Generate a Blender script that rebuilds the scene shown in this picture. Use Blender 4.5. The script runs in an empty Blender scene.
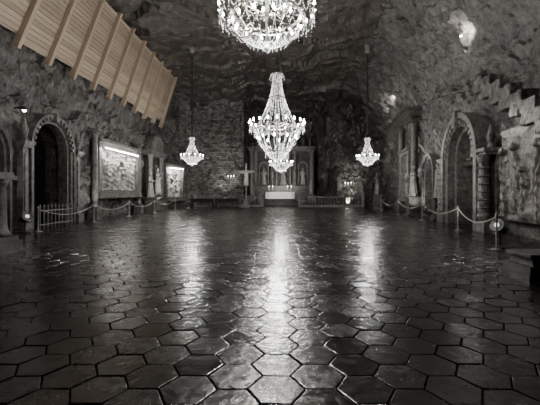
import bpy, math, random
from mathutils import Vector, Matrix, noise
random.seed(7)
SC=bpy.context.scene
COL=SC.collection
pi=math.pi
F=360.0; VX=278.0; HY=192.0; CH=1.5
def P(x,y,d): return Vector(((x-VX)*d/F, d, CH+(HY-y)*d/F))

# ---------------- materials ----------------
def newmat(name):
    m=bpy.data.materials.new(name); m.use_nodes=True
    nt=m.node_tree; b=nt.nodes['Principled BSDF']
    return m,nt,b
def stone(name,c1,c2,scale=1.5,rough=0.6,bump=0.5,bscale=8,stretch=(1,1,1),spec=0.4,detail=8,bdist=0.1,chisel=0,p0=.35,p1=.68,cd=.1):
    m,nt,b=newmat(name); N=nt.nodes; L=nt.links
    tc=N.new('ShaderNodeTexCoord'); mp=N.new('ShaderNodeMapping'); mp.inputs['Scale'].default_value=stretch
    L.new(tc.outputs['Object'],mp.inputs['Vector'])
    n=N.new('ShaderNodeTexNoise'); n.inputs['Scale'].default_value=scale; n.inputs['Detail'].default_value=detail; n.inputs['Roughness'].default_value=0.72
    L.new(mp.outputs[0],n.inputs['Vector'])
    r=N.new('ShaderNodeValToRGB'); r.color_ramp.elements[0].position=p0; r.color_ramp.elements[1].position=p1
    r.color_ramp.elements[0].color=(*c1,1); r.color_ramp.elements[1].color=(*c2,1)
    L.new(n.outputs['Fac'],r.inputs[0])
    n2=N.new('ShaderNodeTexNoise'); n2.inputs['Scale'].default_value=bscale; n2.inputs['Detail'].default_value=8; n2.inputs['Roughness'].default_value=.65
    L.new(mp.outputs[0],n2.inputs['Vector'])
    bp=N.new('ShaderNodeBump'); bp.inputs['Strength'].default_value=bump; bp.inputs['Distance'].default_value=bdist
    L.new(n2.outputs['Fac'],bp.inputs['Height'])
    out=bp; colout=r.outputs[0]
    if chisel:
        rg=N.new('ShaderNodeTexNoise'); rg.noise_type='RIDGED_MULTIFRACTAL'; rg.inputs['Scale'].default_value=chisel; rg.inputs['Detail'].default_value=6
        rg.inputs['Roughness'].default_value=.6; rg.inputs['Distortion'].default_value=.3
        L.new(mp.outputs[0],rg.inputs['Vector'])
        b2=N.new('ShaderNodeBump'); b2.inputs['Strength'].default_value=1; b2.inputs['Distance'].default_value=cd; b2.invert=True
        L.new(rg.outputs['Fac'],b2.inputs['Height']); L.new(bp.outputs[0],b2.inputs['Normal']); out=b2
    L.new(colout,b.inputs['Base Color'])
    L.new(out.outputs[0],b.inputs['Normal'])
    b.inputs['Roughness'].default_value=rough; b.inputs['Specular IOR Level'].default_value=spec
    return m
M_ROCK=stone('rock_salt_wall',(.014,.013,.012),(.16,.152,.14),5.0,.36,1.0,16,(1,1,.6),bdist=.05,chisel=3.4,spec=.8,p0=.40,p1=.67,cd=.05,detail=10)
M_CEIL=stone('rock_salt_ceiling',(.016,.0135,.0115),(.12,.102,.087),2.4,.38,1.0,8,(1,.9,1),bdist=.08,spec=.8,detail=12,p0=.40,p1=.66)
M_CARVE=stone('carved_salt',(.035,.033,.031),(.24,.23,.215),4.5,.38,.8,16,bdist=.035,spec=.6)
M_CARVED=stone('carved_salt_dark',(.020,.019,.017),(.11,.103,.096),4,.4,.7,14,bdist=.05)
M_PALE=stone('carved_salt_pale',(.24,.23,.22),(.48,.465,.44),3,.5,.4,14,bdist=.03)
M_STAT=stone('statue_salt',(.15,.145,.137),(.36,.35,.33),5,.45,.5,16,bdist=.02)
M_DARK=stone('shade_and_grout_black',(.002,.002,.002),(.006,.006,.006),2,.9,.3,8,spec=.05)  # near-black colour: painted shade in the arch openings, and the dark grout
M_IRON=stone('black_iron',(.01,.01,.01),(.03,.03,.03),6,.4,.1,20,bdist=.01)
M_STEEL=stone('grey_steel',(.17,.17,.17),(.28,.28,.27),6,.3,.05,20,bdist=.01)
M_CLOTH=stone('white_cloth',(.8,.79,.77),(.88,.87,.85),6,.9,.2,20,bdist=.01)
M_ROPE=stone('pale_rope',(.3,.285,.26),(.45,.43,.4),20,.8,.5,60,bdist=.01)
M_DOOR=stone('dark_wood_door',(.004,.0035,.003),(.012,.010,.008),5,.6,.3,10,(1,1,.2),bdist=.02,spec=.2)
M_CANDLE=stone('candle_wax',(.7,.67,.6),(.8,.78,.7),5,.5,.05,10,bdist=.01)
def woodmat(name,c1,c2,axis,ri=.5):
    m,nt,b=newmat(name); N=nt.nodes; L=nt.links
    tc=N.new('ShaderNodeTexCoord'); mp=N.new('ShaderNodeMapping'); mp.inputs['Scale'].default_value=axis
    L.new(tc.outputs['Object'],mp.inputs['Vector'])
    n=N.new('ShaderNodeTexNoise'); n.inputs['Scale'].default_value=4; n.inputs['Detail'].default_value=8
    L.new(mp.outputs[0],n.inputs['Vector'])
    g=N.new('ShaderNodeNewGeometry'); mx=N.new('ShaderNodeMath'); mx.operation='MULTIPLY_ADD'
    mx.inputs[1].default_value=ri; L.new(g.outputs['Random Per Island'],mx.inputs[0]); 
    m2=N.new('ShaderNodeMath'); m2.operation='MULTIPLY'; m2.inputs[1].default_value=1.05-ri; L.new(n.outputs['Fac'],m2.inputs[0]); L.new(m2.outputs[0],mx.inputs[2])
    r=N.new('ShaderNodeValToRGB'); r.color_ramp.elements[0].position=.15; r.color_ramp.elements[1].position=.85
    r.color_ramp.elements[0].color=(*c1,1); r.color_ramp.elements[1].color=(*c2,1)
    L.new(mx.outputs[0],r.inputs[0]); L.new(r.outputs[0],b.inputs['Base Color'])
    b.inputs['Roughness'].default_value=.6
    return m
M_PLANK=woodmat('plank_wood',(.24,.19,.14),(.54,.44,.335),(6,.4,6),.4)
M_BEAM=woodmat('beam_wood',(.30,.24,.175),(.54,.44,.33),(5,5,.5),.2)
def masonry():
    m,nt,b=newmat('salt_block_masonry'); N=nt.nodes; L=nt.links
    tc=N.new('ShaderNodeTexCoord'); sx=N.new('ShaderNodeSeparateXYZ'); cb=N.new('ShaderNodeCombineXYZ')
    nz=N.new('ShaderNodeTexNoise'); nz.inputs['Scale'].default_value=1.6; nz.inputs['Detail'].default_value=5
    L.new(tc.outputs['Object'],nz.inputs['Vector'])
    sc=N.new('ShaderNodeVectorMath'); sc.operation='SCALE'; sc.inputs['Scale'].default_value=.35; L.new(nz.outputs['Color'],sc.inputs[0])
    ad=N.new('ShaderNodeVectorMath'); ad.operation='ADD'; L.new(tc.outputs['Object'],ad.inputs[0]); L.new(sc.outputs[0],ad.inputs[1])
    L.new(ad.outputs[0],sx.inputs[0]); sm=N.new('ShaderNodeMath'); sm.operation='MULTIPLY_ADD'; sm.inputs[1].default_value=.8
    L.new(sx.outputs['Y'],sm.inputs[0]); L.new(sx.outputs['X'],sm.inputs[2]); L.new(sm.outputs[0],cb.inputs['X']); L.new(sx.outputs['Z'],cb.inputs['Y'])
    br=N.new('ShaderNodeTexBrick'); br.inputs['Scale'].default_value=1.25; br.inputs['Mortar Size'].default_value=.025; br.inputs['Mortar Smooth'].default_value=.5
    br.inputs['Color1'].default_value=(.09,.086,.08,1); br.inputs['Color2'].default_value=(.31,.30,.28,1); br.inputs['Mortar'].default_value=(.02,.02,.02,1)
    L.new(cb.outputs[0],br.inputs['Vector']); L.new(br.outputs['Color'],b.inputs['Base Color'])
    bp=N.new('ShaderNodeBump'); bp.inputs['Strength'].default_value=1; bp.inputs['Distance'].default_value=.10; bp.invert=True
    L.new(br.outputs['Fac'],bp.inputs['Height']); L.new(bp.outputs[0],b.inputs['Normal'])
    b.inputs['Roughness'].default_value=.5
    return m
M_MASON=masonry()
def floormat():
    m,nt,b=newmat('polished_salt_tiles'); N=nt.nodes; L=nt.links
    tc=N.new('ShaderNodeTexCoord'); g=N.new('ShaderNodeNewGeometry')
    n=N.new('ShaderNodeTexNoise'); n.inputs['Scale'].default_value=3; n.inputs['Detail'].default_value=9; n.inputs['Roughness'].default_value=.7
    L.new(tc.outputs['Object'],n.inputs['Vector'])
    a=N.new('ShaderNodeMath'); a.operation='MULTIPLY_ADD'; a.inputs[1].default_value=.24
    L.new(g.outputs['Random Per Island'],a.inputs[0]); 
    a2=N.new('ShaderNodeMath'); a2.operation='MULTIPLY'; a2.inputs[1].default_value=.8; L.new(n.outputs['Fac'],a2.inputs[0]); L.new(a2.outputs[0],a.inputs[2])
    r=N.new('ShaderNodeValToRGB'); r.color_ramp.elements[0].position=.3; r.color_ramp.elements[1].position=.8
    r.color_ramp.elements[0].color=(.006,.0052,.0045,1); r.color_ramp.elements[1].color=(.036,.031,.027,1)
    L.new(a.outputs[0],r.inputs[0]); L.new(r.outputs[0],b.inputs['Base Color'])
    n3=N.new('ShaderNodeTexNoise'); n3.inputs['Scale'].default_value=7; n3.inputs['Detail'].default_value=7; n3.inputs['Roughness'].default_value=.7
    L.new(tc.outputs['Object'],n3.inputs['Vector'])
    rr=N.new('ShaderNodeMapRange'); rr.inputs['From Min'].default_value=.3; rr.inputs['From Max'].default_value=.7
    rr.inputs['To Min'].default_value=.09; rr.inputs['To Max'].default_value=.25
    L.new(n3.outputs['Fac'],rr.inputs['Value'])
    rp=N.new('ShaderNodeMath'); rp.operation='MULTIPLY_ADD'; rp.inputs[1].default_value=.10; L.new(g.outputs['Random Per Island'],rp.inputs[0]); L.new(rr.outputs[0],rp.inputs[2])
    L.new(rp.outputs[0],b.inputs['Roughness'])
    n2=N.new('ShaderNodeTexNoise'); n2.inputs['Scale'].default_value=10; n2.inputs['Detail'].default_value=5
    L.new(tc.outputs['Object'],n2.inputs['Vector'])
    bp=N.new('ShaderNodeBump'); bp.inputs['Strength'].default_value=.42; bp.inputs['Distance'].default_value=.019
    L.new(n2.outputs['Fac'],bp.inputs['Height']); L.new(bp.outputs[0],b.inputs['Normal'])
    b.inputs['Specular IOR Level'].default_value=.85
    return m
M_FLOOR=floormat()
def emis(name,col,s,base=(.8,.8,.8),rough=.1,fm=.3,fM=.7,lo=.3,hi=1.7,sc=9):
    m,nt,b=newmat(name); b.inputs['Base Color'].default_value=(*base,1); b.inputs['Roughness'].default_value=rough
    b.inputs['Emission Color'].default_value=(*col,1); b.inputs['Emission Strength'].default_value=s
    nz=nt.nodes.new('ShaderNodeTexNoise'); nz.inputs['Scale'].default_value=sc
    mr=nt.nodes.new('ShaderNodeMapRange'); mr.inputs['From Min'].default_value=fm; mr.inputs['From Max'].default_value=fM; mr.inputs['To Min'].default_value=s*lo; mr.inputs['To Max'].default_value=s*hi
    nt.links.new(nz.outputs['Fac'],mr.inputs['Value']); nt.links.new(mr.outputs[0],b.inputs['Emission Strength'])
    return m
M_CRYS=emis('glowing_crystal',(1,.985,.96),.8,(.22,.22,.22),fm=.44,fM=.66,lo=.08,hi=6,sc=30)  # beads emit unevenly, standing in for bulb light sparkling through crystal
M_BULB=emis('candle_bulb_glow',(1,.96,.9),140)
M_LAMP=emis('lamp_glow',(1,.96,.9),26)
M_LENS=emis('dim_lens_glow',(1,.96,.9),1.0)
M_BRASS,_nt,_b=newmat('silvered_metal'); _b.inputs['Base Color'].default_value=(.2,.19,.17,1); _b.inputs['Metallic'].default_value=1; _b.inputs['Roughness'].default_value=.3

# ---------------- mesh builder ----------------
class G:
    def __init__(s): s.v=[]; s.f=[]
    def add(s,vs,fs):
        o=len(s.v); s.v+= [tuple(v) for v in vs]; s.f+=[tuple(i+o for i in f) for f in fs]; return s
    def box(s,cx,cy,cz,sx,sy,sz,m=None):
        vs=[Vector((cx+a*sx/2,cy+b*sy/2,cz+c*sz/2)) for a in(-1,1) for b in(-1,1) for c in(-1,1)]
        if m: vs=[m@v for v in vs]
        return s.add(vs,[(0,1,3,2),(4,6,7,5),(0,4,5,1),(2,3,7,6),(0,2,6,4),(1,5,7,3)])
    def lathe(s,prof,n=16,c=(0,0,0),sq=False,m=None):
        vs=[];fs=[]
        for r,z in prof:
            for i in range(n):
                a=2*pi*i/n+(pi/n if sq else 0)
                v=Vector((c[0]+r*math.cos(a),c[1]+r*math.sin(a),c[2]+z)); vs.append(m@v if m else v)
        k=len(prof)
        for j in range(k-1):
            for i in range(n):
                fs.append((j*n+i,j*n+(i+1)%n,(j+1)*n+(i+1)%n,(j+1)*n+i))
        fs.append(tuple(range(n))[::-1]); fs.append(tuple((k-1)*n+i for i in range(n)))
        return s.add(vs,fs)
    def tube(s,pts,r,n=6):
        pts=[Vector(p) for p in pts]; vs=[];fs=[]
        for k,p in enumerate(pts):
            t=(pts[min(k+1,len(pts)-1)]-pts[max(k-1,0)]).normalized()
            u=t.cross(Vector((0,0,1))); 
            if u.length<.01: u=t.cross(Vector((1,0,0)))
            u.normalize(); w=t.cross(u); rr=r[k] if isinstance(r,(list,tuple)) else r
            for i in range(n):
                a=2*pi*i/n; vs.append(p+u*rr*math.cos(a)+w*rr*math.sin(a))
        for j in range(len(pts)-1):
            for i in range(n): fs.append((j*n+i,j*n+(i+1)%n,(j+1)*n+(i+1)%n,(j+1)*n+i))
        fs.append(tuple(range(n))[::-1]); fs.append(tuple((len(pts)-1)*n+i for i in range(n)))
        return s.add(vs,fs)
    def bead(s,p,r,h=None):
        h=h or r; x,y,z=p
        return s.add([(x+r,y,z),(x,y+r,z),(x-r,y,z),(x,y-r,z),(x,y,z+h),(x,y,z-h)],
            [(0,1,4),(1,2,4),(2,3,4),(3,0,4),(1,0,5),(2,1,5),(3,2,5),(0,3,5)])
    def ell(s,c,rx,ry,rz,n=12,k=8):
        vs=[];fs=[]
        for j in range(k+1):
            t=pi*j/k
            for i in range(n):
                a=2*pi*i/n; q=max(math.sin(t),.02)
                vs.append((c[0]+rx*q*math.cos(a),c[1]+ry*q*math.sin(a),c[2]-rz*math.cos(t)))
        for j in range(k):
            for i in range(n): fs.append((j*n+i,j*n+(i+1)%n,(j+1)*n+(i+1)%n,(j+1)*n+i))
        fs.append(tuple(range(n))[::-1]); fs.append(tuple(k*n+i for i in range(n)))
        return s.add(vs,fs)
    def arch(s,wi,wo,spring,y0,y1,n=20,z0=0):
        def path(w):
            p=[(-w,z0),(-w,spring)]
            for i in range(1,n): 
                a=pi-pi*i/n; p.append((w*math.cos(a),spring+w*math.sin(a)))
            return p+[(w,spring),(w,z0)]
        a=path(wi); b=path(wo); k=len(a); vs=[];fs=[]
        for (x1,z1),(x2,z2) in zip(a,b): vs+=[(x1,y0,z1),(x2,y0,z2),(x2,y1,z2),(x1,y1,z1)]
        for j in range(k-1):
            for q in range(4): fs.append((j*4+q,j*4+(q+1)%4,(j+1)*4+(q+1)%4,(j+1)*4+q))
        fs+=[(0,1,2,3),(k*4-1,k*4-2,k*4-3,k*4-4)]
        return s.add(vs,fs)
    def lunette(s,w,spring,y,n=20,z0=None,th=.08):
        z0=spring if z0 is None else z0
        a=[(-w,z0),(w,z0)]+[(w*math.cos(pi*i/n),spring+w*math.sin(pi*i/n)) for i in range(n+1)]
        k=len(a); vs=[(x,y,z) for x,z in a]+[(x,y+th,z) for x,z in a]
        fs=[tuple(range(k)),tuple(range(k,2*k))[::-1]]+[(i,(i+1)%k,(i+1)%k+k,i+k) for i in range(k)]
        return s.add(vs,fs)
    def mesh(s,name,mat,smooth=False):
        me=bpy.data.meshes.new(name); me.from_pydata(s.v,[],s.f); me.update()
        me.materials.append(mat)
        if smooth:
            me.polygons.foreach_set('use_smooth',[True]*len(me.polygons))
        import bmesh
        bm=bmesh.new(); bm.from_mesh(me); bmesh.ops.recalc_face_normals(bm,faces=bm.faces); bm.to_mesh(me); bm.free()
        return me
def link(name,data,parent=None):
    o=bpy.data.objects.new(name,data); COL.objects.link(o)
    if parent: o.parent=parent
    return o
def part(parent,name,g,mat,smooth=False,label=None,loc=None):
    me=g.mesh(name,mat,smooth) if isinstance(g,G) else g
    o=link(name,me,parent)
    if loc: o.location=loc
    if label: o['label']=label
    return o
def meta(o,label,cat,group=None,kind=None):
    o['label']=label; o['category']=cat
    if group: o['group']=group
    if kind: o['kind']=kind
def top(name,label,cat,loc=(0,0,0),rz=0,group=None,kind=None,scale=1):
    o=link(name,None); o.location=loc; o.rotation_euler=(0,0,rz); o.scale=(scale,)*3
    o.empty_display_size=.2
    meta(o,label,cat,group,kind); return o
def thing(name,g,mat,label,cat,loc=(0,0,0),rz=0,group=None,kind=None,smooth=False,scale=1):
    me=g.mesh(name,mat,smooth) if isinstance(g,G) else g
    o=link(name,me); o.location=loc; o.rotation_euler=(0,0,rz); o.scale=(scale,)*3
    meta(o,label,cat,group,kind); return o
def struct(name,g,mat,smooth=False):
    o=link(name,g.mesh(name,mat,smooth)); o['kind']='structure'; return o

# ---------------- camera ----------------
cam=bpy.data.cameras.new('camera'); co=link('camera',cam); co.location=(0,0,CH); co.rotation_euler=(pi/2,0,0)
cam.sensor_width=36; cam.lens=24; cam.shift_x=-8/540; cam.shift_y=-10.5/540; cam.clip_end=200
SC.camera=co

# ---------------- shell ----------------
LP=[(-10.5,-1),(-10.5,32),(-9.5,35)]
def RX(d): return 7+.105*d
RP=[(RX(-1),-1),(RX(38.6),38.6)]
def fr(p,f,oct=5):
    return noise.fractal(Vector(p)*f,1.0,2.0,oct)
def chip(q,f):
    v=Vector(q)*f
    dist,pts=noise.voronoi(v)
    p=pts[0]; c=noise.cell(p*7.3)
    tx=noise.cell(p*3.1+Vector((5,0,0)))-.5; ty=noise.cell(p*5.7+Vector((0,9,0)))-.5
    dv=v-p
    return c*.45+(dv.y*tx+dv.z*ty)*1.6
def wall(name,path,z0,z1,res,amp,side,mat,recess=None,lean=None,freq=.45,chips=.15,hik=1.0):
    segs=[];pts=[]
    for i in range(len(path)-1):
        a=Vector(path[i]);b=Vector(path[i+1]); n=max(1,int((b-a).length/res))
        for k in range(n+(1 if i==len(path)-2 else 0)):
            p=a+(b-a)*k/n; t=(b-a).normalized(); nn=Vector((t.y,-t.x))*side; pts.append((p,nn))
    nz=int((z1-z0)/res)+1; g=G(); vs=[];fs=[]
    for p,nn in pts:
        for j in range(nz+1):
            z=z0+(z1-z0)*j/nz
            q=(p.x*1.3,p.y,z)
            w1=fr(q,.7,3)
            hi=1+hik*min(1,max(0,(z-5)/3))
            d=amp*fr(q,freq)+hi*chips*chip((p.x+w1*.4,p.y*.7+w1*.4,z*.45+w1*.3),.75)+chips*.5*chip((p.x,p.y+w1*.3,z*.6+w1*.2),2.6)+.025*fr(q,3.5,3)
            if z<.4: d*=.5
            if recess:
                rr=recess(p.y,z)
                if rr: d=rr
            d=d-(lean(z,p.y) if lean else 0)
            vs.append((p.x+nn.x*d,p.y+nn.y*d,z))
    m=nz+1
    for i in range(len(pts)-1):
        for j in range(nz): fs.append((i*m+j,(i+1)*m+j,(i+1)*m+j+1,i*m+j+1))
    g.add(vs,fs); return struct(name,g,mat,False)
def archrec(list_):
    def f(y,z):
        for c,w,sp,dp in list_:
            if abs(y-c)<w and (z<sp or (z-sp)**2+(y-c)**2<w*w): return dp
        return None
    return f
PC=15.8; PL=16.4
wall('wall_left',LP,-.1,12.6,.1,.22,-1,M_ROCK,archrec([(PL,1.25,3.4,1.6),(12.5,1.1,2.9,.9)]),chips=.15,hik=.7)
wall('wall_right',RP,-.1,12.9,.1,.28,1,M_ROCK,archrec([(PC,1.25,3.0,1.5),(21.3,.8,2.7,1.2)]),lambda z,y:max(0,z-7.2)*.55+ (.8*math.exp(-((y-31.5)/2.2)**2)*min(1,z/3)),chips=.15,hik=.8)
wall('wall_back_masonry',[(-9.5,35),(-8.0,38.6),(-3.7,38.6)],-.1,12.6,.13,.14,-1,M_MASON,chips=.13)
wall('wall_chancel',[(-3.7,38.6),(-3.7,45.5),(5.1,45.5),(5.1,38.6)],-.1,12.6,.2,.2,-1,M_ROCK)
wall('wall_back',[(5.1,38.6),(11.3,38.6)],-.1,12.8,.13,.6,-1,M_ROCK,chips=.3)
# ceiling
prof=[(-11.2,11.8),(-8,12.0),(-3,12.3),(2,12.5),(6.5,12.3),(9,11.6),(12,10.2)]
def cz(x):
    for a,b in zip(prof,prof[1:]):
        if x<=b[0]: return a[1]+(b[1]-a[1])*(x-a[0])/(b[0]-a[0])
    return prof[-1][1]
g=G(); nx=170; ny=340; vs=[];fs=[]
for j in range(ny+1):
    y=-2+48*j/ny
    for i in range(nx+1):
        x=-11.2+23.2*i/nx
        w1=fr((x,y,1),.5,2)
        bk=max(0,y-31)/8
        z=cz(x)+.45*fr((x,y*.6,3),.25,4)-.22*chip((9,x*.45+.5*w1,y*.5+.4*w1),.5)-.07*chip((3,x+.3*w1,y+.3*w1),1.2)-.02*max(0,y-15)-min(1.2,bk)*(.5+.9*fr((x,5,2),.35,3))
        vs.append((x,y,z))
for j in range(ny):
    for i in range(nx):
        a=j*(nx+1)+i; fs.append((a,a+1,a+nx+2,a+nx+1))
g.add(vs,fs); struct('ceiling',g,M_CEIL)
# floor tiles
g=G(); R=.225; ff=R*math.sqrt(3); dx=R*1.5
i=0; x=-11.2+.05
while x<11.5:
    y=.6+(ff/2 if i%2 else 0)
    while y<38.8:
        if x> -11 and x<RX(y)+.6:
            tx=random.gauss(0,.009); ty=random.gauss(0,.011); h=random.gauss(0,.0012)
            jit=[random.uniform(-.003,.001) for _ in range(6)]
            vs=[]
            for rr,zz in ((R-.0065,-.03),(R-.0065,-.005),(R-.010,-.0012),(R-.017,.0)):
                for k in range(6):
                    a=pi/3*k; px=(rr+jit[k])*math.cos(a); py=(rr+jit[k])*math.sin(a)
                    vs.append((x+px,y+py,zz+h+px*tx+py*ty))
            fs=[(18,19,20,21,22,23)]
            for q in range(3):
                for k in range(6): fs.append((q*6+k,q*6+(k+1)%6,q*6+6+(k+1)%6,q*6+6+k))
            g.add(vs,fs)
        y+=ff
    x+=dx; i+=1
struct('floor',g,M_FLOOR)
struct('floor_grout',G().box(0.5,22,-.068,24,48,.1),M_DARK)
g=G(); g.box(.7,41.2,.12,8.2,7.6,.24); g.box(.7,41.6,.36,7.8,6.8,.24)
p=struct('floor_chancel',g,M_CARVED)

# ---------------- timber lining ----------------
B0=Vector((-10.15,0,7.5)); B1=Vector((-9.2,0,11.7)); dirv=(B1-B0); Lp=dirv.length; dn=dirv.normalized(); nrm=Vector((dn.z,0,-dn.x))
SPB=1.9; ds=[10.2+SPB*k for k in range(12)]; SKEW=.95
def obox(g,y0,y1,a0,a1,h0,h1,tilt=0):
    vs=[]
    for y in (y0,y1):
        for a in (a0,a1):
            for h in (h0,h1):
                hh=h+tilt*(y-y0)
                v=B0+dn*a+nrm*hh; vs.append((v.x,y+SKEW*a/Lp,v.z))
    return g.add(vs,[(0,1,3,2),(4,6,7,5),(0,4,5,1),(2,3,7,6),(0,2,6,4),(1,5,7,3)])
for k,y in enumerate(ds):
    g=G(); obox(g,y-.09,y+.09,-.4,Lp+.1,-.05,.24)
    thing('timber_beam',g,M_BEAM,'pale square timber beam leaning against board lining','beam',group='timber beams of the roof lining')
    if k<len(ds)-1:
        g=G(); nb=20; w=Lp/nb; st=random.choice((0,.12,-.1))
        for b in range(nb):
            a0=b*w+(st if b==0 else 0)
            h=random.uniform(-.006,.006)
            obox(g,y+.095,y+SPB-.095,a0,b*w+w-.022,-.05+h,.0+h,.02)
        thing('plank_panel',g,M_PLANK,'weathered grey-beige board panel between leaning timber beams','wooden panel',group='plank panels of the roof lining')

# ---------------- statues ----------------
def statue_mesh(seed,arms=0,mat=M_CARVE):
    rnd=random.Random(seed); g=G(); n=28; vs=[];fs=[]
    secs=[(0,.30,.26),(.1,.29,.25),(.5,.24,.2),(.85,.21,.17),(1.0,.19,.15),(1.2,.22,.15),(1.38,.25,.14),(1.46,.2,.12),(1.5,.08,.08),(1.56,.065,.065)]
    ph=rnd.random()*6
    for z,rx,ry in secs:
        for i in range(n):
            a=2*pi*i/n; f=1+(.10 if z<1 else .03)*math.sin(7*a+ph+z*1.5)
            vs.append((rx*f*math.cos(a)+.02*math.sin(z*3+ph),ry*f*math.sin(a),z))
    for j in range(len(secs)-1):
        for i in range(n): fs.append((j*n+i,j*n+(i+1)%n,(j+1)*n+(i+1)%n,(j+1)*n+i))
    fs.append(tuple(range(n))[::-1]); fs.append(tuple((len(secs)-1)*n+i for i in range(n)))
    g.add(vs,fs)
    g.ell((0,0,1.67),.095,.115,.135); g.ell((0,.03,1.68),.12,.12,.15); g.ell((0,-.12,1.66),.02,.03,.03)
    for sx in (-1,1):
        if arms==0: pts=[(sx*.22,0,1.38),(sx*.3,-.02,1.12),(sx*.05,-.24,1.18)]
        elif arms==1: pts=[(sx*.22,0,1.38),(sx*.4,-.05,1.2),(sx*.5,-.3,1.42)]
        elif arms==3: pts=[(sx*.22,0,1.38),(sx*.45,-.02,1.44),(sx*.68,-.03,1.52)]
        else: pts=[(sx*.22,0,1.38),(sx*.31,-.03,1.1),(sx*.24,-.2,.88)] if sx<0 else [(sx*.22,0,1.38),(sx*.36,-.1,1.25),(sx*.42,-.18,1.6)]
        g.tube(pts,[.085,.08,.05],8); g.ell(pts[-1],.05,.05,.06)
    me=g.mesh('carved_figure',mat,True); return me
SM=[statue_mesh(1,0,M_STAT),statue_mesh(2,1,M_CARVE),statue_mesh(3,2,M_CARVE),statue_mesh(4,0,M_CARVE)]
SM_CROSS=statue_mesh(6,3,M_PALE)
def statue(i,loc,rz,h,label,ped=.9,group=None):
    s=h/1.8; t=top('statue',label,'statue',loc,rz,group)
    g=G(); w=.36*s
    g.box(0,0,.06,w*2.3,w*2.3,.12); g.box(0,0,ped/2,w*1.7,w*1.7,ped); g.box(0,0,ped-.05,w*2.1,w*2.1,.1)
    part(t,'pedestal',g,M_CARVED)
    o=part(t,'figure',SM[i],None); o.location=(0,0,ped); o.scale=(s,)*3
    r=o.modifiers.new('remesh','REMESH'); r.mode='VOXEL'; r.voxel_size=.03; r.use_smooth_shade=True
    return t

# ---------------- relief ----------------
def relief_mesh(w,h,nf,seed,mat,am0=1.0,rows=1,ragged=False):
    rnd=random.Random(seed); figs=[]
    for row in range(rows):
        hb=h/rows
        for k in range(nf):
            cx=-w/2+w*(k+.5+.35*(row%2))/nf+rnd.uniform(-.15,.15); hh=hb*rnd.uniform(.55 if ragged else .62,.92); figs.append((cx,hh,w/nf*rnd.uniform(.34,.52),rnd.random()*6,rnd.uniform(.5,1),row*hb*.92+(rnd.uniform(0,.25)*h if ragged else 0)*(k%3==1)))
    nx=int(w/.025); nz=int(h/.025); g=G(); vs=[];fs=[]
    for i in range(nx+1):
        x=-w/2+w*i/nx
        for j in range(nz+1):
            zz=h*j/nz; d=.05*fr((x,seed,zz),1.8)+(.03 if ragged else .10)*chip((seed,x,zz),2.0)
            for cx,hh,fw,ph,am,zo in figs:
                z=zz-zo
                if z<0: continue
                u=(x-cx)+.08*math.sin(z*3+ph)
                r=.075*hh/1.5+.02
                q=1-(u*u+(z-(hh-r))**2)/(r*r)
                if q>0: d=max(d,.1+.16*math.sqrt(q)*am)
                zt=z/(hh-2*r)
                if 0<zt<1.05:
                    ww=fw*(.75-.25*zt+.12*math.sin(zt*7+ph)) if zt<.9 else fw*.5*max(0,1-(zt-.9)/.15)**.5
                    q=1-(u/ww)**2 if ww>0 else -1
                    if q>0: d=max(d,(.18*math.sqrt(q)+.05*math.sin(u*40+z*9*math.sin(ph)+ph)+.03*math.sin(z*19+u*11+ph*2)-.06*math.exp(-((zt-.6-.1*math.sin(u*9+ph))/.05)**2))*am)
            e=min(x+w/2,w/2-x,zz,h-zz)
            if ragged:
                d=d*min(1,max(0,e)/.15)
                if e<.01: d=-.3
            elif e<.05: d=0
            vs.append((x,-d*am0,zz))
    m=nz+1
    for i in range(nx):
        for j in range(nz): fs.append((i*m+j,(i+1)*m+j,(i+1)*m+j+1,i*m+j+1))
    g.add(vs,fs); return g.mesh('relief_carving',mat,True)
def framed_relief(loc,rz,w,h,nf,seed,label,cornice=True,lamp=True,mat=M_CARVE,fr_=.24,power=60,am=1.0,frame=True,rows=1):
    t=top('relief_panel',label,'relief',loc,rz)
    part(t,'carving',relief_mesh(w,h,nf,seed,mat,am0=am,rows=rows,ragged=not frame),None)
    if frame:
        part(t,'frame',G().box(0,-.12,-fr_/2,w,.44,fr_),M_CARVE); part(t,'frame',G().box(0,-.12,h+fr_/2,w,.44,fr_),M_CARVE)
        for sx in(-1,1): part(t,'frame',G().box(sx*(w/2+fr_/2),-.12,h/2,fr_,.44,h+2*fr_),M_CARVE)
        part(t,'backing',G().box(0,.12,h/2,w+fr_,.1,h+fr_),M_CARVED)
    if cornice:
        g=G(); g.box(0,-.2,h+fr_+.06,w+3*fr_,.62,.12); g.box(0,-.16,h+fr_+.16,w+2.4*fr_,.5,.08); part(t,'cornice',g,M_CARVE)
        part(t,'sill',G().box(0,-.2,-fr_-.05,w+3*fr_,.6,.12),M_CARVE)
    if lamp:
        g=G(); g.box(0,-.45,h-.02,w*.92,.05,.05)
        part(t,'picture_light',g,M_LAMP,label='glowing strip lamp')
        a=bpy.data.lights.new('panel_light','AREA'); a.shape='RECTANGLE'; a.size=w*.9; a.size_y=.1; a.energy=power; a.color=(1,.96,.9)
        o=link('panel_light',a,t); o.location=(0,-.55,h-.03); o.rotation_euler=(math.radians(34),0,0)
    return t

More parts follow.
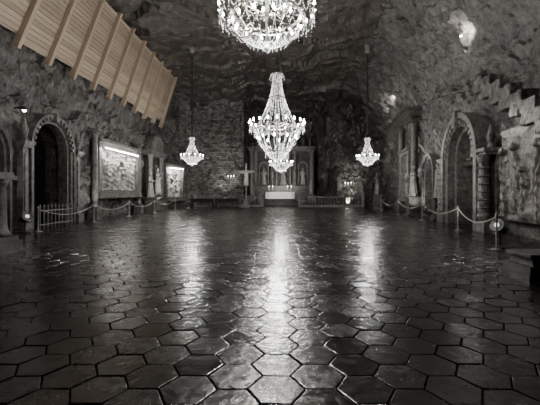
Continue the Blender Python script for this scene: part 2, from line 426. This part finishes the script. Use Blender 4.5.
# ---------------- portals ----------------
def portal(loc,rz,wi,spring,label,tymp=None,heavy=0,slim=False,mat=M_CARVE,dd=None,rk=1.0):
    t=top('arched_portal',label,'doorway',loc,rz)
    e=heavy
    if slim:
        g=G(); g.arch(wi,wi+.16,spring,-.16,.3); g.arch(wi+.16,wi+.28,spring,-.26,.25); part(t,'archivolt',g,mat)
    else:
        g=G(); g.arch(wi,wi+.18*rk,spring,-.2*rk,.3+e); g.arch(wi+.18*rk,wi+.42*rk+e*.5,spring,-.34*rk-e,.25+e); g.arch(wi+.42*rk+e*.5,wi+.56*rk+e,spring,-.46*rk-e,.2+e)
        for k in range(17):
            a=pi*(k+.5)/17; m=Matrix.Translation(((wi+.3*rk+e*.3)*math.cos(a),-.35*rk-e,spring+(wi+.3*rk+e*.3)*math.sin(a)))@Matrix.Rotation(-a,4,'Y'); g.box(0,0,0,.2*rk,.16,.14,m)
        part(t,'archivolt',g,mat)
        for sx in(-1,1):
            g=G(); c=sx*(wi+.3+.56*rk+e); wd=(1+e*1.2)*(.6+.4*rk)
            g.box(c,-.15-e*.5,.2,.56*wd,.6+e,.4); g.box(c,-.12-e*.5,.46,.46*wd,.52+e,.12)
            if e:
                g.lathe([(.24,.5),(.26,.6),(.2,.7),(.21,spring*.5),(.17,spring-.5),(.24,spring-.2),(.28,spring-.1)],14,(c,-.3-e,0)); g.box(c,0,spring/2+.2,.5,.3,spring-.5)
                for zz in (.9,1.2,1.5,1.8,2.1,2.4): g.lathe([(.19,zz-.05),(.25,zz),(.19,zz+.05)],14,(c,-.3-e,0))
            else: g.box(c,-.08-e*.5,spring/2+.2,.36*wd,.42+e,spring-.5); g.box(c,-.3-e,spring/2+.2,.18,.08,spring-1.1)
            g.box(c,-.12-e*.5,spring-.04,.5*wd,.52+e,.12); g.box(c,-.15-e*.5,spring+.08,.6*wd,.6+e,.14)
            g.lathe([(.17,spring+.12),(.09,spring+.35),(.16,spring+.6),(.03,spring+1.05)],8,(c,-.25,0))
            part(t,'pilaster',g,mat)
        g=G(); g.box(0,-.46*rk-e,spring+wi+.38*rk+e*.5,.32*rk,.24,(.55+e)*rk); part(t,'keystone',g,mat)
    if tymp: 
        g=G(); g.box(0,.95,tymp/2,wi*2,.1,tymp)
        for sx in(-1,1):
            for zz in (.25,.72): g.box(sx*wi*.5,.89,tymp*zz-.05,wi*.7,.05,tymp*.36)
        part(t,'door',g,M_DOOR)
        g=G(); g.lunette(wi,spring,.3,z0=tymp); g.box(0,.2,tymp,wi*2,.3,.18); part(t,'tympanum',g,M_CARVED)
    else:
        g=G(); g.lunette(wi+.1,spring,dd or .95,z0=0); part(t,'door',g,M_DARK)  # near-black sheet paints the shade inside the opening, no door leaf
    return t
RZL=pi/2; RZR=-pi/2-.105
def onR(d,off=0): return Vector((RX(d)-off,d,0))
portal((-10.45,PL,0),RZL,1.2,3.4,'grey carved salt round arch over dark opening',rk=.72)
portal((-10.5,12.5,0),RZL,1.1,2.9,'dark carved arched niche in the rock wall',slim=True,mat=M_CARVED,dd=.7)
portal(onR(PC,.15),RZR,1.2,3.0,'carved salt arch with figures above dark door',tymp=2.8,heavy=.2)
portal(onR(21.3,.15),RZR,.75,2.7,'small carved salt arch with dark niche',dd=.8,slim=True)
statue(0,onR(PC,.05)+Vector((0,0,2.89)),RZR,1.1,'pale carved figure standing in arch tympanum',ped=.12)
statue(3,onR(21.3,-.25),RZR,1.7,'grey salt figure standing in small arched niche',ped=1.1)

framed_relief((-10.3,23.0,1.55),RZL,5.2,2.5,8,11,'brightly lit carved salt relief with rows of figures',power=170,mat=M_STAT,am=1.3,fr_=.3)
framed_relief((-9.85,33.6,1.0),math.atan2(3,1),2.4,2.7,3,5,'lit pale carved salt relief of robed figures',power=130,mat=M_PALE)
framed_relief(onR(10.4,.3)+Vector((0,0,.5)),RZR,5.2,3.2,9,21,'grey salt relief of standing figures carved in rock',lamp=False,am=1.15,cornice=False,frame=False,rows=1)
framed_relief(onR(26.3,.2)+Vector((0,0,1.2)),RZR,1.9,3.0,2,31,'narrow carved salt relief between columns',lamp=False)

# ---------------- columns / side altars ----------------
def column_obj(loc,h,r,label,mat=M_CARVE,group='carved salt columns'):
    t=top('salt_column',label,'column',loc,0,group)
    g=G(); g.box(0,0,.25,r*3.2,r*3.2,.5); g.box(0,0,.56,r*2.8,r*2.8,.12); part(t,'plinth',g,mat)
    g=G(); g.lathe([(r*1.3,.62),(r*1.35,.7),(r*1.05,.78),(r,.85),(r*.98,h*.5),(r*.85,h-.5),(r*.95,h-.46)],16); part(t,'shaft',g,mat,True)
    g=G(); g.lathe([(r*.85,h-.46),(r*1.0,h-.35),(r*1.35,h-.15),(r*1.5,h-.12)],12); g.box(0,0,h-.06,r*3.2,r*3.2,.12)
    for k in range(8):
        a=pi/4*k; g.ell((r*1.15*math.cos(a),r*1.15*math.sin(a),h-.25),.12*r*3,.12*r*3,.1,6,4)
    part(t,'capital',g,mat)
    return t
t=top('side_altar','tall carved salt side altar with pediment','altar',(-10.25,29.2,0),RZL)
g=G(); g.box(0,-.3,.5,3.2,1.0,1.0); g.box(0,-.35,1.04,3.5,1.2,.12); part(t,'base',g,M_CARVE)
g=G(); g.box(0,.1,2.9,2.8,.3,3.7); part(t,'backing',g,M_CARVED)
for sx in(-1,1):
    for q in (1.15,1.5):
        g=G(); g.lathe([(.17,1.1),(.2,1.2),(.14,1.3),(.12,4.1),(.2,4.3),(.22,4.36)],10,(sx*q,-.35,0)); part(t,'pillar',g,M_CARVE,True)
g=G(); g.box(0,-.2,4.5,3.5,.8,.3); g.box(0,-.25,4.72,3.8,.9,.12); g.lunette(1.2,4.8,-.5); g.arch(1.1,1.35,4.8,-.6,.1,z0=4.78); g.box(0,-.1,6.2,.2,.2,.6); g.box(0,-.1,6.3,.5,.15,.12)
part(t,'pediment',g,M_CARVE)
statue(0,(-9.75,29.2,1.1),RZL,2.2,'pale salt figure standing on side altar',ped=.15)
statue(0,(-9.55,27.0,0),RZL,1.9,'grey robed salt figure on square pedestal',ped=1.1)
column_obj((-10.1,19.85,0),5.0,.17,'slim carved salt column beside lit relief')
column_obj((-10.1,26.1,0),5.0,.17,'slim carved salt column beside lit relief')
for d,h in ((28.4,6.6),(24.4,6.4)):
    column_obj(onR(d,.3),h,.26,'tall round carved salt column against wall',M_CARVED)
t=thing('entablature',G().box(0,0,.2,4.8,.9,.4).box(0,-.05,.47,5.1,1.05,.14),M_CARVED,'moulded salt entablature resting on two columns','entablature',onR(26.4,.3)+Vector((0,0,6.6)),RZR)
statue(0,onR(23.1,.75),RZR,2.0,'pale robed salt figure on pedestal',ped=1.2)
statue(2,onR(18.9,.55),RZR,1.8,'grey salt figure with raised arm on pedestal',ped=1.2)
statue(1,onR(31.6,1.6),RZR,1.9,'grey salt figure with outstretched arms',ped=1.3)
statue(0,(6.4,37.4,0),0,1.8,'small pale salt figure on pedestal by back wall',ped=1.6)
statue(3,(8.6,37.2,0),-.4,1.9,'grey robed figure on pedestal by back wall',ped=1.4)

# carved steps on right wall
nS=7; st=G()
for k in range(nS):
    zt=6.3-k*.38
    st.box(k*.7,0,zt-.4,.73,.8,.8)
o=thing('carved_staircase',st,M_ROCK,'dark rough salt steps descending along the rock wall','staircase',onR(14.5,.1),RZR)
tx=bpy.data.textures.new('rock_chips','CLOUDS'); tx.noise_scale=.3
r=o.modifiers.new('remesh','REMESH'); r.mode='VOXEL'; r.voxel_size=.035
r=o.modifiers.new('displace','DISPLACE'); r.texture=tx; r.strength=.14; r.mid_level=.5

# ---------------- near stone pedestals ----------------
t=top('stone_pillar','dark carved stone pillar with moulded base','pillar',(-6.85,8.7,0))
g=G(); g.box(0,0,.15,.8,.8,.3); g.box(0,0,.36,.68,.68,.12); part(t,'base',g,M_CARVED)
g=G(); g.lathe([(.34,.42),(.32,.5),(.27,.58),(.25,.7),(.22,1.6),(.26,1.68),(.31,1.8)],20); part(t,'shaft',g,M_CARVED,True)
g=G(); g.box(0,0,1.85,.64,.64,.1); g.box(0,0,1.94,.54,.54,.08); part(t,'capital',g,M_CARVED)
t=top('stone_pedestal','low dark stepped stone pedestal on tiled floor','pedestal',(4.7,6.2,0))
g=G(); g.box(0,0,.07,1.3,.8,.14); g.box(0,0,.2,1.2,.7,.14); part(t,'base',g,M_CARVED)
g=G(); g.box(0,0,.34,1.05,.6,.16); g.box(0,0,.44,1.15,.66,.06); part(t,'plinth',g,M_CARVED)

# ---------------- barrier posts, ropes, fence, spotlights ----------------
pg=G(); pg.lathe([(.15,0),(.15,.02),(.05,.05),(.024,.08),(.021,.84),(.036,.86),(.04,.9),(.03,.95),(.005,.97)],12); PM=pg.mesh('barrier_post',M_STEEL,True)
Lposts=[(-9.0,13.5),(-9.1,17.8),(-9.1,22),(-8.9,26),(-8.7,30.5)]
Rposts=[(5.65,9.3),(7.0,14),(7.6,19),(8.0,24),(8.3,29)]
for L_ in (Lposts,Rposts):
    for (x,y) in L_:
        thing('barrier_post',PM,None,'slim grey metal barrier post on round base','barrier post',(x,y,0),group='barrier posts')
    for (a,b) in zip(L_,L_[1:]):
        A=Vector((*a,.86)); B=Vector((*b,.86)); dd_=(B-A).normalized()*.045; A+=dd_; B-=dd_; pts=[]
        for k in range(21):
            s=k/20; p=A.lerp(B,s); p.z-=.32*4*s*(1-s); pts.append(p)
        thing('barrier_rope',G().tube(pts,.018,6),M_ROPE,'pale sagging rope hung between barrier posts','rope',group='barrier ropes')
t=top('picket_fence','low grey metal fence before arched opening','fence',(-9.75,15.9,0),RZL)
g=G(); g.box(0,0,.15,2.4,.04,.04); part(t,'rail',g,M_STEEL); part(t,'rail',G().box(0,0,.72,2.4,.04,.04),M_STEEL)
pk=G().lathe([(.02,0),(.02,.85),(.04,.88),(.002,1.0)],6).mesh('picket',M_STEEL)
for k in range(10): part(t,'picket',pk,None,loc=(-1.15+k*.256,0,0))
def spotl(x,y,rz,s=1.3):
    t=top('floor_spotlight','small black spotlight on low stand','spotlight',(x,y,0),rz,'floor spotlights',scale=s)
    g=G().lathe([(.14,0),(.14,.03),(.02,.05),(.02,.3)],12); part(t,'stand',g,M_IRON)
    m=Matrix.Translation((0,0,.42))@Matrix.Rotation(math.radians(65),4,'X')
    g=G().lathe([(.06,-.14),(.11,-.1),(.12,.12),(.14,.14)],14,m=m); part(t,'housing',g,M_IRON)
    g=G().lathe([(.05,.145),(.05,.15)],14,m=m); part(t,'lens',g,M_LENS)
    g=G().tube([(-.15,0,.42),(-.15,0,.3),(.15,0,.3),(.15,0,.42)],.012); part(t,'yoke',g,M_IRON)
spotl(-9.2,13.1,1.0); spotl(5.95,9.65,-1.0); spotl(7.5,17.9,-2.2,1.2)
def walllamp(loc,rz,s=1):
    t=top('wall_lamp','small bright lamp on bracket on rock wall','lamp',loc,rz,'wall lamps',scale=s)
    part(t,'bracket',G().box(0,.1,0,.06,.4,.05),M_IRON); part(t,'lamp_shade',G().lathe([(.05,0),(.12,-.15)],12,(0,-.12,.05)),M_IRON)
    part(t,'bulb',G().ell((0,-.12,-.1),.07,.07,.07),M_LAMP)
walllamp((-10.2,14.3,4.85),RZL); walllamp(P(463,34,14.9),RZR,.7)

# ---------------- chancel furniture ----------------
t=top('altar_table','stone altar table draped with white cloth','altar',(.22,38.6,.48))
g=G(); g.box(0,0,.08,2.6,.9,.16); g.box(0,0,.5,2.2,.7,.75); part(t,'base',g,M_CARVED)
part(t,'tabletop',G().box(0,0,.92,2.9,1.0,.12),M_CARVE)
g=G(); g.box(0,0,1.0,3.1,1.06,.04)
n=60; vs=[];fs=[]
for i in range(n+1):
    x=-1.55+3.1*i/n
    for z,k in ((1.0,0),(.75,.5),(.3,1)): vs.append((x,-.54-.03*k*math.sin(i*.9),z))
for i in range(n):
    for j in range(2): fs.append((i*3+j,i*3+j+1,i*3+4+j,i*3+3+j))
g.add(vs,fs); part(t,'altar_cloth',g,M_CLOTH,label='white draped cloth')
def candle(x,y,z,h):
    t=top('altar_candle','white candle in silver candlestick with flame','candle',(x,y,z),0,'altar candles')
    part(t,'candlestick',G().lathe([(.09,0),(.03,.05),(.02,h*.4),(.06,h*.42)],10),M_BRASS)
    part(t,'candle',G().lathe([(.035,h*.42),(.035,h)],8),M_CANDLE)
    part(t,'flame',G().lathe([(.005,h),(.025,h+.04),(.004,h+.12)],8),M_LAMP)
for k,x in enumerate((-1.2,-.8,.8,1.2)): candle(.22+x,38.55,1.5,.55)
def balustrade(x0,x1,y,label):
    t=top('balustrade',label,'balustrade',((x0+x1)/2,y,0)); w=x1-x0
    part(t,'base_rail',G().box(0,0,.1,w,.34,.2),M_CARVE); part(t,'hand_rail',G().box(0,0,1.02,w,.34,.12).box(0,0,.93,w,.26,.06),M_CARVE)
    bm_=G().lathe([(.09,.2),(.09,.26),(.05,.32),(.1,.5),(.045,.72),(.08,.84),(.09,.9)],8).mesh('baluster',M_CARVE,True)
    n=int(w/.3)
    for k in range(n): part(t,'baluster',bm_,None,loc=(-w/2+w*(k+.5)/n,0,0))
    for sx in(-1,1): part(t,'end_post',G().box(sx*(w/2-.12),0,.58,.34,.4,1.16).box(sx*(w/2-.12),0,1.2,.42,.48,.1),M_CARVE)
balustrade(-8.4,-1.5,36.3,'carved salt balustrade before chancel')
balustrade(2.1,8.6,36.3,'carved salt balustrade before chancel')
for x in (-7.2,-4.9):
    t=top('bench','dark low wooden bench with slatted back','bench',(x,34.4,0),0,'wooden benches')
    part(t,'seat',G().box(0,0,.45,2.2,.4,.05),M_DOOR); part(t,'backrest',G().box(0,-.2,.7,2.2,.04,.35),M_DOOR)
    for sx in(-1,1):
        for sy in(-1,1): part(t,'leg',G().box(sx*1.0,sy*.17,.22,.06,.06,.44),M_DOOR)
# reredos
t=top('high_altar','tall carved salt altarpiece with columns and niches','altarpiece',(.65,43.4,.48))
g=G(); g.box(0,0,.8,7.2,1.2,1.6); g.box(0,-.05,1.66,7.5,1.35,.14); part(t,'base',g,M_CARVE)
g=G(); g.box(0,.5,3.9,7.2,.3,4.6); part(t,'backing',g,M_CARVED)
for q in (-3.35,-1.35,1.35,3.35):
    g=G(); g.box(q,-.2,1.85,.75,.6,.25); g.lathe([(.34,1.95),(.36,2.1),(.28,2.2),(.27,3.2),(.32,3.3),(.27,3.4),(.24,5.5),(.36,5.85),(.42,5.95)],14,(q,-.2,0)); part(t,'pillar',g,M_CARVE,True)
g=G(); g.box(0,.1,6.1,7.2,1.1,.3); g.box(0,.05,6.35,7.5,1.25,.2); part(t,'entablature',g,M_CARVE)
g=G(); g.arch(1.35,1.7,6.5,-.3,.5,z0=6.4); g.lunette(1.35,6.5,.3,z0=6.4)
for q in (-3.2,-2.4,2.4,3.2): g.lathe([(.2,6.45),(.12,6.7),(.2,7.0),(.05,7.6)],8,(q,0,0))
g.box(0,0,8.4,.16,.16,.8); g.box(0,0,8.5,.6,.14,.14); part(t,'pediment',g,M_CARVE)
for q,w_,s_ in ((0,.75,4.5),(-2.35,.45,4.1),(2.35,.45,4.1)):
    g=G(); g.arch(w_,w_+.16,s_,-.1,.4,z0=1.75); o=part(t,'niche',g,M_CARVE); o.location=(q,0,0)
statue(0,(.65,43.1,2.22),0,2.5,'pale salt figure in central altarpiece niche',ped=.15)
statue(0,(-1.7,43.1,2.22),0,2.0,'pale salt figure in side altarpiece niche',ped=.15)
statue(0,(3.0,43.1,2.22),0,2.0,'pale salt figure in side altarpiece niche',ped=.15)
column_obj((3.75,40.2,.48),6.0,.28,'round salt column beside altar',M_CARVE)
column_obj((-2.95,40.2,.48),6.0,.28,'round salt column beside altar',M_CARVE)
# crucifix
t=top('crucifix','standing carved crucifix on stepped base','crucifix',(-3.1,35.0,0))
part(t,'base',G().box(0,0,.15,.9,.9,.3).box(0,0,.5,.5,.5,.5),M_CARVE)
part(t,'cross',G().box(0,0,2.5,.15,.1,3.6).box(0,0,3.5,1.7,.1,.15),M_STAT)
o=part(t,'figure',SM_CROSS,None); o.location=(0,-.15,2.1); o.scale=(.9,)*3
def candelabrum(x,y,h):
    t=top('candelabrum','slim standing candelabrum with small glowing candles','candelabrum',(x,y,0),0,'standing candelabra')
    part(t,'stand',G().lathe([(.22,0),(.2,.05),(.04,.12),(.03,h)],10),M_BRASS)
    for k in (-1,0,1):
        part(t,'arm',G().tube([(0,0,h-.25),(k*.15,0,h-.28),(k*.3,0,h)],.018),M_BRASS)
        part(t,'candle',G().lathe([(.03,h),(.03,h+.22)],8,(k*.3,0,0)),M_CANDLE)
        part(t,'flame',G().lathe([(.005,h+.22),(.03,h+.26),(.004,h+.34)],8,(k*.3,0,0)),M_LAMP)
for x,y,h in ((-4.9,37.5,2.9),(7.3,37.5,2.2)): candelabrum(x,y,h)

# ---------------- chandeliers ----------------
def chandelier_data(R,Hc,Hb,narm,nstr,br,seg,tiers=2,ce=2.0,bexp=1.7,point=.12,upper=True):
    d={}
    rnd=random.Random(3)
    g=G(); g.lathe([(.02,-Hb),(.05*R,-Hb*.9),(.02*R,-Hb*.5),(.05*R,0),(.03*R,Hc*.4),(.06*R,Hc*.9),(.02*R,Hc*1.02)],10); d['stem']=g.mesh('stem',M_BRASS,True)
    def ring(g,r,z,t):
        g.tube([(r*math.cos(2*pi*k/40),r*math.sin(2*pi*k/40),z) for k in range(41)],t,6)
    g=G(); ring(g,.72*R,0,.03*R); ring(g,.80*R,-.1*Hb,.025*R); ring(g,.15*R,Hc,.025*R); ring(g,.42*R,-.72*Hb,.02*R)
    ring(g,(.15+.57*.45**ce)*R,Hc*.55,.015*R)
    for k in range(8):
        a=pi/4*k; c,s=math.cos(a),math.sin(a); g.tube([(0,0,0),(.72*R*c,.72*R*s,0)],.012*R,5); g.tube([(0,0,Hc*.97),(.15*R*c,.15*R*s,Hc)],.01*R,5)
    d['frame']=g.mesh('frame',M_BRASS)
    g=G()
    def strand(fn,n,r):
        for q in range(n+1):
            g.bead(fn(q/n),r*rnd.uniform(.7,1.3),r*1.3)
    def br_(t): return .80*R*max(0,1-t**bexp)**.8+point*R*t
    for k in range(nstr):
        a=2*pi*k/nstr; c,s=math.cos(a),math.sin(a)
        strand(lambda t:( (.15*R+.57*R*t**ce)*c,(.15*R+.57*R*t**ce)*s, Hc*(1-t)),seg,br)
        strand(lambda t:(br_(t)*c,br_(t)*s,-.1*Hb-Hb*.85*t),seg,br)
        strand(lambda t:(.82*R*c,.82*R*s,-.1*Hb-.22*Hb*t),5,br)
        strand(lambda t:(.42*R*c,.42*R*s,-.72*Hb-.16*Hb*t),3,br*.9)
        strand(lambda t:((.15+.12*t)*R*c,(.15+.12*t)*R*s,Hc*(1+.10*t-.18*t*t)),4,br*.8)
    for k in range(narm):
        a0=2*pi*k/narm; a1=2*pi*(k+1)/narm
        def sw(t,a0=a0,a1=a1):
            a=a0+(a1-a0)*t; return (R*.97*math.cos(a),R*.97*math.sin(a),.02*R-.28*R*4*t*(1-t)*.7)
        strand(sw,12,br)
        g.bead((R*math.cos(a0),R*math.sin(a0),-.16*R),br*1.3,br*3)
        strand(lambda t,a=a0:(R*math.cos(a),R*math.sin(a),-.02*R-.22*R*t),4,br)
    g.ell((0,0,-Hb*1.02),.07*R,.07*R,.09*R,8,6)
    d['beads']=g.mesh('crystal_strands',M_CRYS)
    def armset(r0,r1,z0,z1):
        pts=[]
        for q in range(9):
            t=q/8; pts.append((r0+(r1-r0)*t,0,z0+(z1-z0)*t-.16*R*math.sin(pi*t)))
        m1=G().tube(pts,.014*R,6)
        m1.lathe([(.01*R,z1-.01*R),(.06*R,z1+.01*R),(.055*R,z1+.02*R)],8,(r1,0,0)); m1.lathe([(.018*R,z1+.01*R),(.018*R,z1+.08*R)],8,(r1,0,0))
        m2=G().lathe([(.01*R,z1+.08*R),(.028*R,z1+.11*R),(.022*R,z1+.14*R),(.003*R,z1+.19*R)],8,(r1,0,0))
        return m1.mesh('arm',M_BRASS,True),m2.mesh('bulb',M_BULB,True)
    d['armsets']=[(armset(.72*R,R,-.02*R,.0*R),narm,0)]
    if upper: d['armsets'].append((armset(.3*R,.5*R,.10*Hc,.14*Hc),max(6,narm//2),.2))
    if tiers>2: d['armsets'].append((armset(.4*R,.72*R,-.6*Hb,-.42*Hb),max(6,narm//2),.2))
    d['Hc']=Hc
    return d
def chandelier(d,pos,zc,label,power,R,group,ct=.022):
    t=top('chandelier',label,'chandelier',pos,0,group)
    part(t,'stem',d['stem'],None); part(t,'frame',d['frame'],None)
    o=part(t,'crystal_strands',d['beads'],None,label='strings of cut crystal beads with sparkle put in as glow'); o['kind']='stuff'
    for (m,n,off) in d['armsets']:
        for k in range(n):
            for nm,me in zip(('arm','bulb'),m):
                o=part(t,nm,me,None); o.rotation_euler=(0,0,2*pi*k/n+off)
    z1=d['Hc']; g=G(); L=zc-pos[2]-z1; g.tube([(0,0,z1),(0,0,z1+L)],ct,6)
    for q in range(int(L/.16)): g.ell((0,0,z1+.08+q*.16),ct*1.6,ct*1.6,.06,6,4)
    part(t,'chain',g,M_IRON)
    part(t,'ceiling_canopy',G().lathe([(.08,z1+L-.6),(.2,z1+L-.45),(.22,z1+L+.2)],12),M_STEEL)
    for zz,pw in ((.25*z1,.5),(-.3*z1,.5)):
        l=bpy.data.lights.new('chandelier_light','POINT'); l.energy=power*pw; l.shadow_soft_size=.15*R; l.color=(1,.975,.94)
        lo=link('chandelier_light',l,t); lo.location=(0,0,zz)
dm=chandelier_data(1.38,2.55,1.8,20,22,.019,40,3,ce=1.9,bexp=1.3,upper=False)
p=P(277,126,18); chandelier(dm,p,12.3,'huge tiered crystal chandelier with glowing candle bulbs',1600,1.38,'large crystal chandeliers')
dn_=chandelier_data(1.4,2.35,.98,24,24,.0135,36,3,bexp=1.6)
p=P(267,15,10.6); chandelier(dn_,p,12.2,'huge crystal chandelier with shallow bowl of beads',1700,1.4,'large crystal chandeliers')
dsm=chandelier_data(.8,1.35,.62,12,18,.021,13,2,ce=1.9,bexp=1.3,upper=False)
for x,y,d in ((192,156.5,26),(367.5,157,26),(281,163,25)):
    p=P(x,y,d); chandelier(dsm,p,12.1,'small round crystal chandelier on long thin chain',620,.82,'small crystal chandeliers',ct=.05)

# ---------------- added accent spots without fixtures, except at the upper right wall lamp ----------------
def spot(loc,tgt,e,ang=70,size=.06,col=(1,.96,.9)):
    l=bpy.data.lights.new('spot','SPOT'); l.energy=e; l.spot_size=math.radians(ang); l.spot_blend=.8; l.shadow_soft_size=size; l.color=col
    o=link('added_spot',l); o.location=loc; o.rotation_euler=(Vector(tgt)-Vector(loc)).to_track_quat('-Z','Y').to_euler()  # unseen spot added to brighten its target
spot((.5,39.5,2.0),(.6,43.5,4.5),420,120)
spot((2.2,38.9,.7),(4,41,5),150,90)
spot((-1.4,38.9,.7),(-3,41,5),110,90)
spot((.2,34.8,5.5),(.2,38.2,1.2),1500,36)
spot((-2.5,32.4,2.6),(-3.1,35.2,3.2),160,50)
spot((-5.5,36.9,.4),(-5.9,38.6,7),420,90)
spot((7,36.2,.4),(8,38.6,5),1000,100)
spot((9.0,28,8.9),(8.6,34,7.5),450,110)
spot((8.3,22,.3),onR(24,0)+Vector((0,0,5)),220,90)
spot((7.1,13.3,4.4),onR(10.6,0)+Vector((0,0,1.6)),130,100)
spot((6.0,13.0,.3),onR(17.0,0)+Vector((0,0,4)),170,70)
spot(P(464,34,14.6),P(474,20,17.2),330,120)
spot((-9.6,12.0,.3),(-10.6,14.5,4.5),120,80)
spot((-9.4,19.0,.3),(-10.4,19.8,5),170,90)
spot((-8.4,27.6,.3),(-10.2,29,4),460,80)
w=bpy.data.worlds.new('world'); SC.world=w; w.use_nodes=True; w.node_tree.nodes['Background'].inputs[0].default_value=(.6,.62,.65,1); w.node_tree.nodes['Background'].inputs[1].default_value=.006
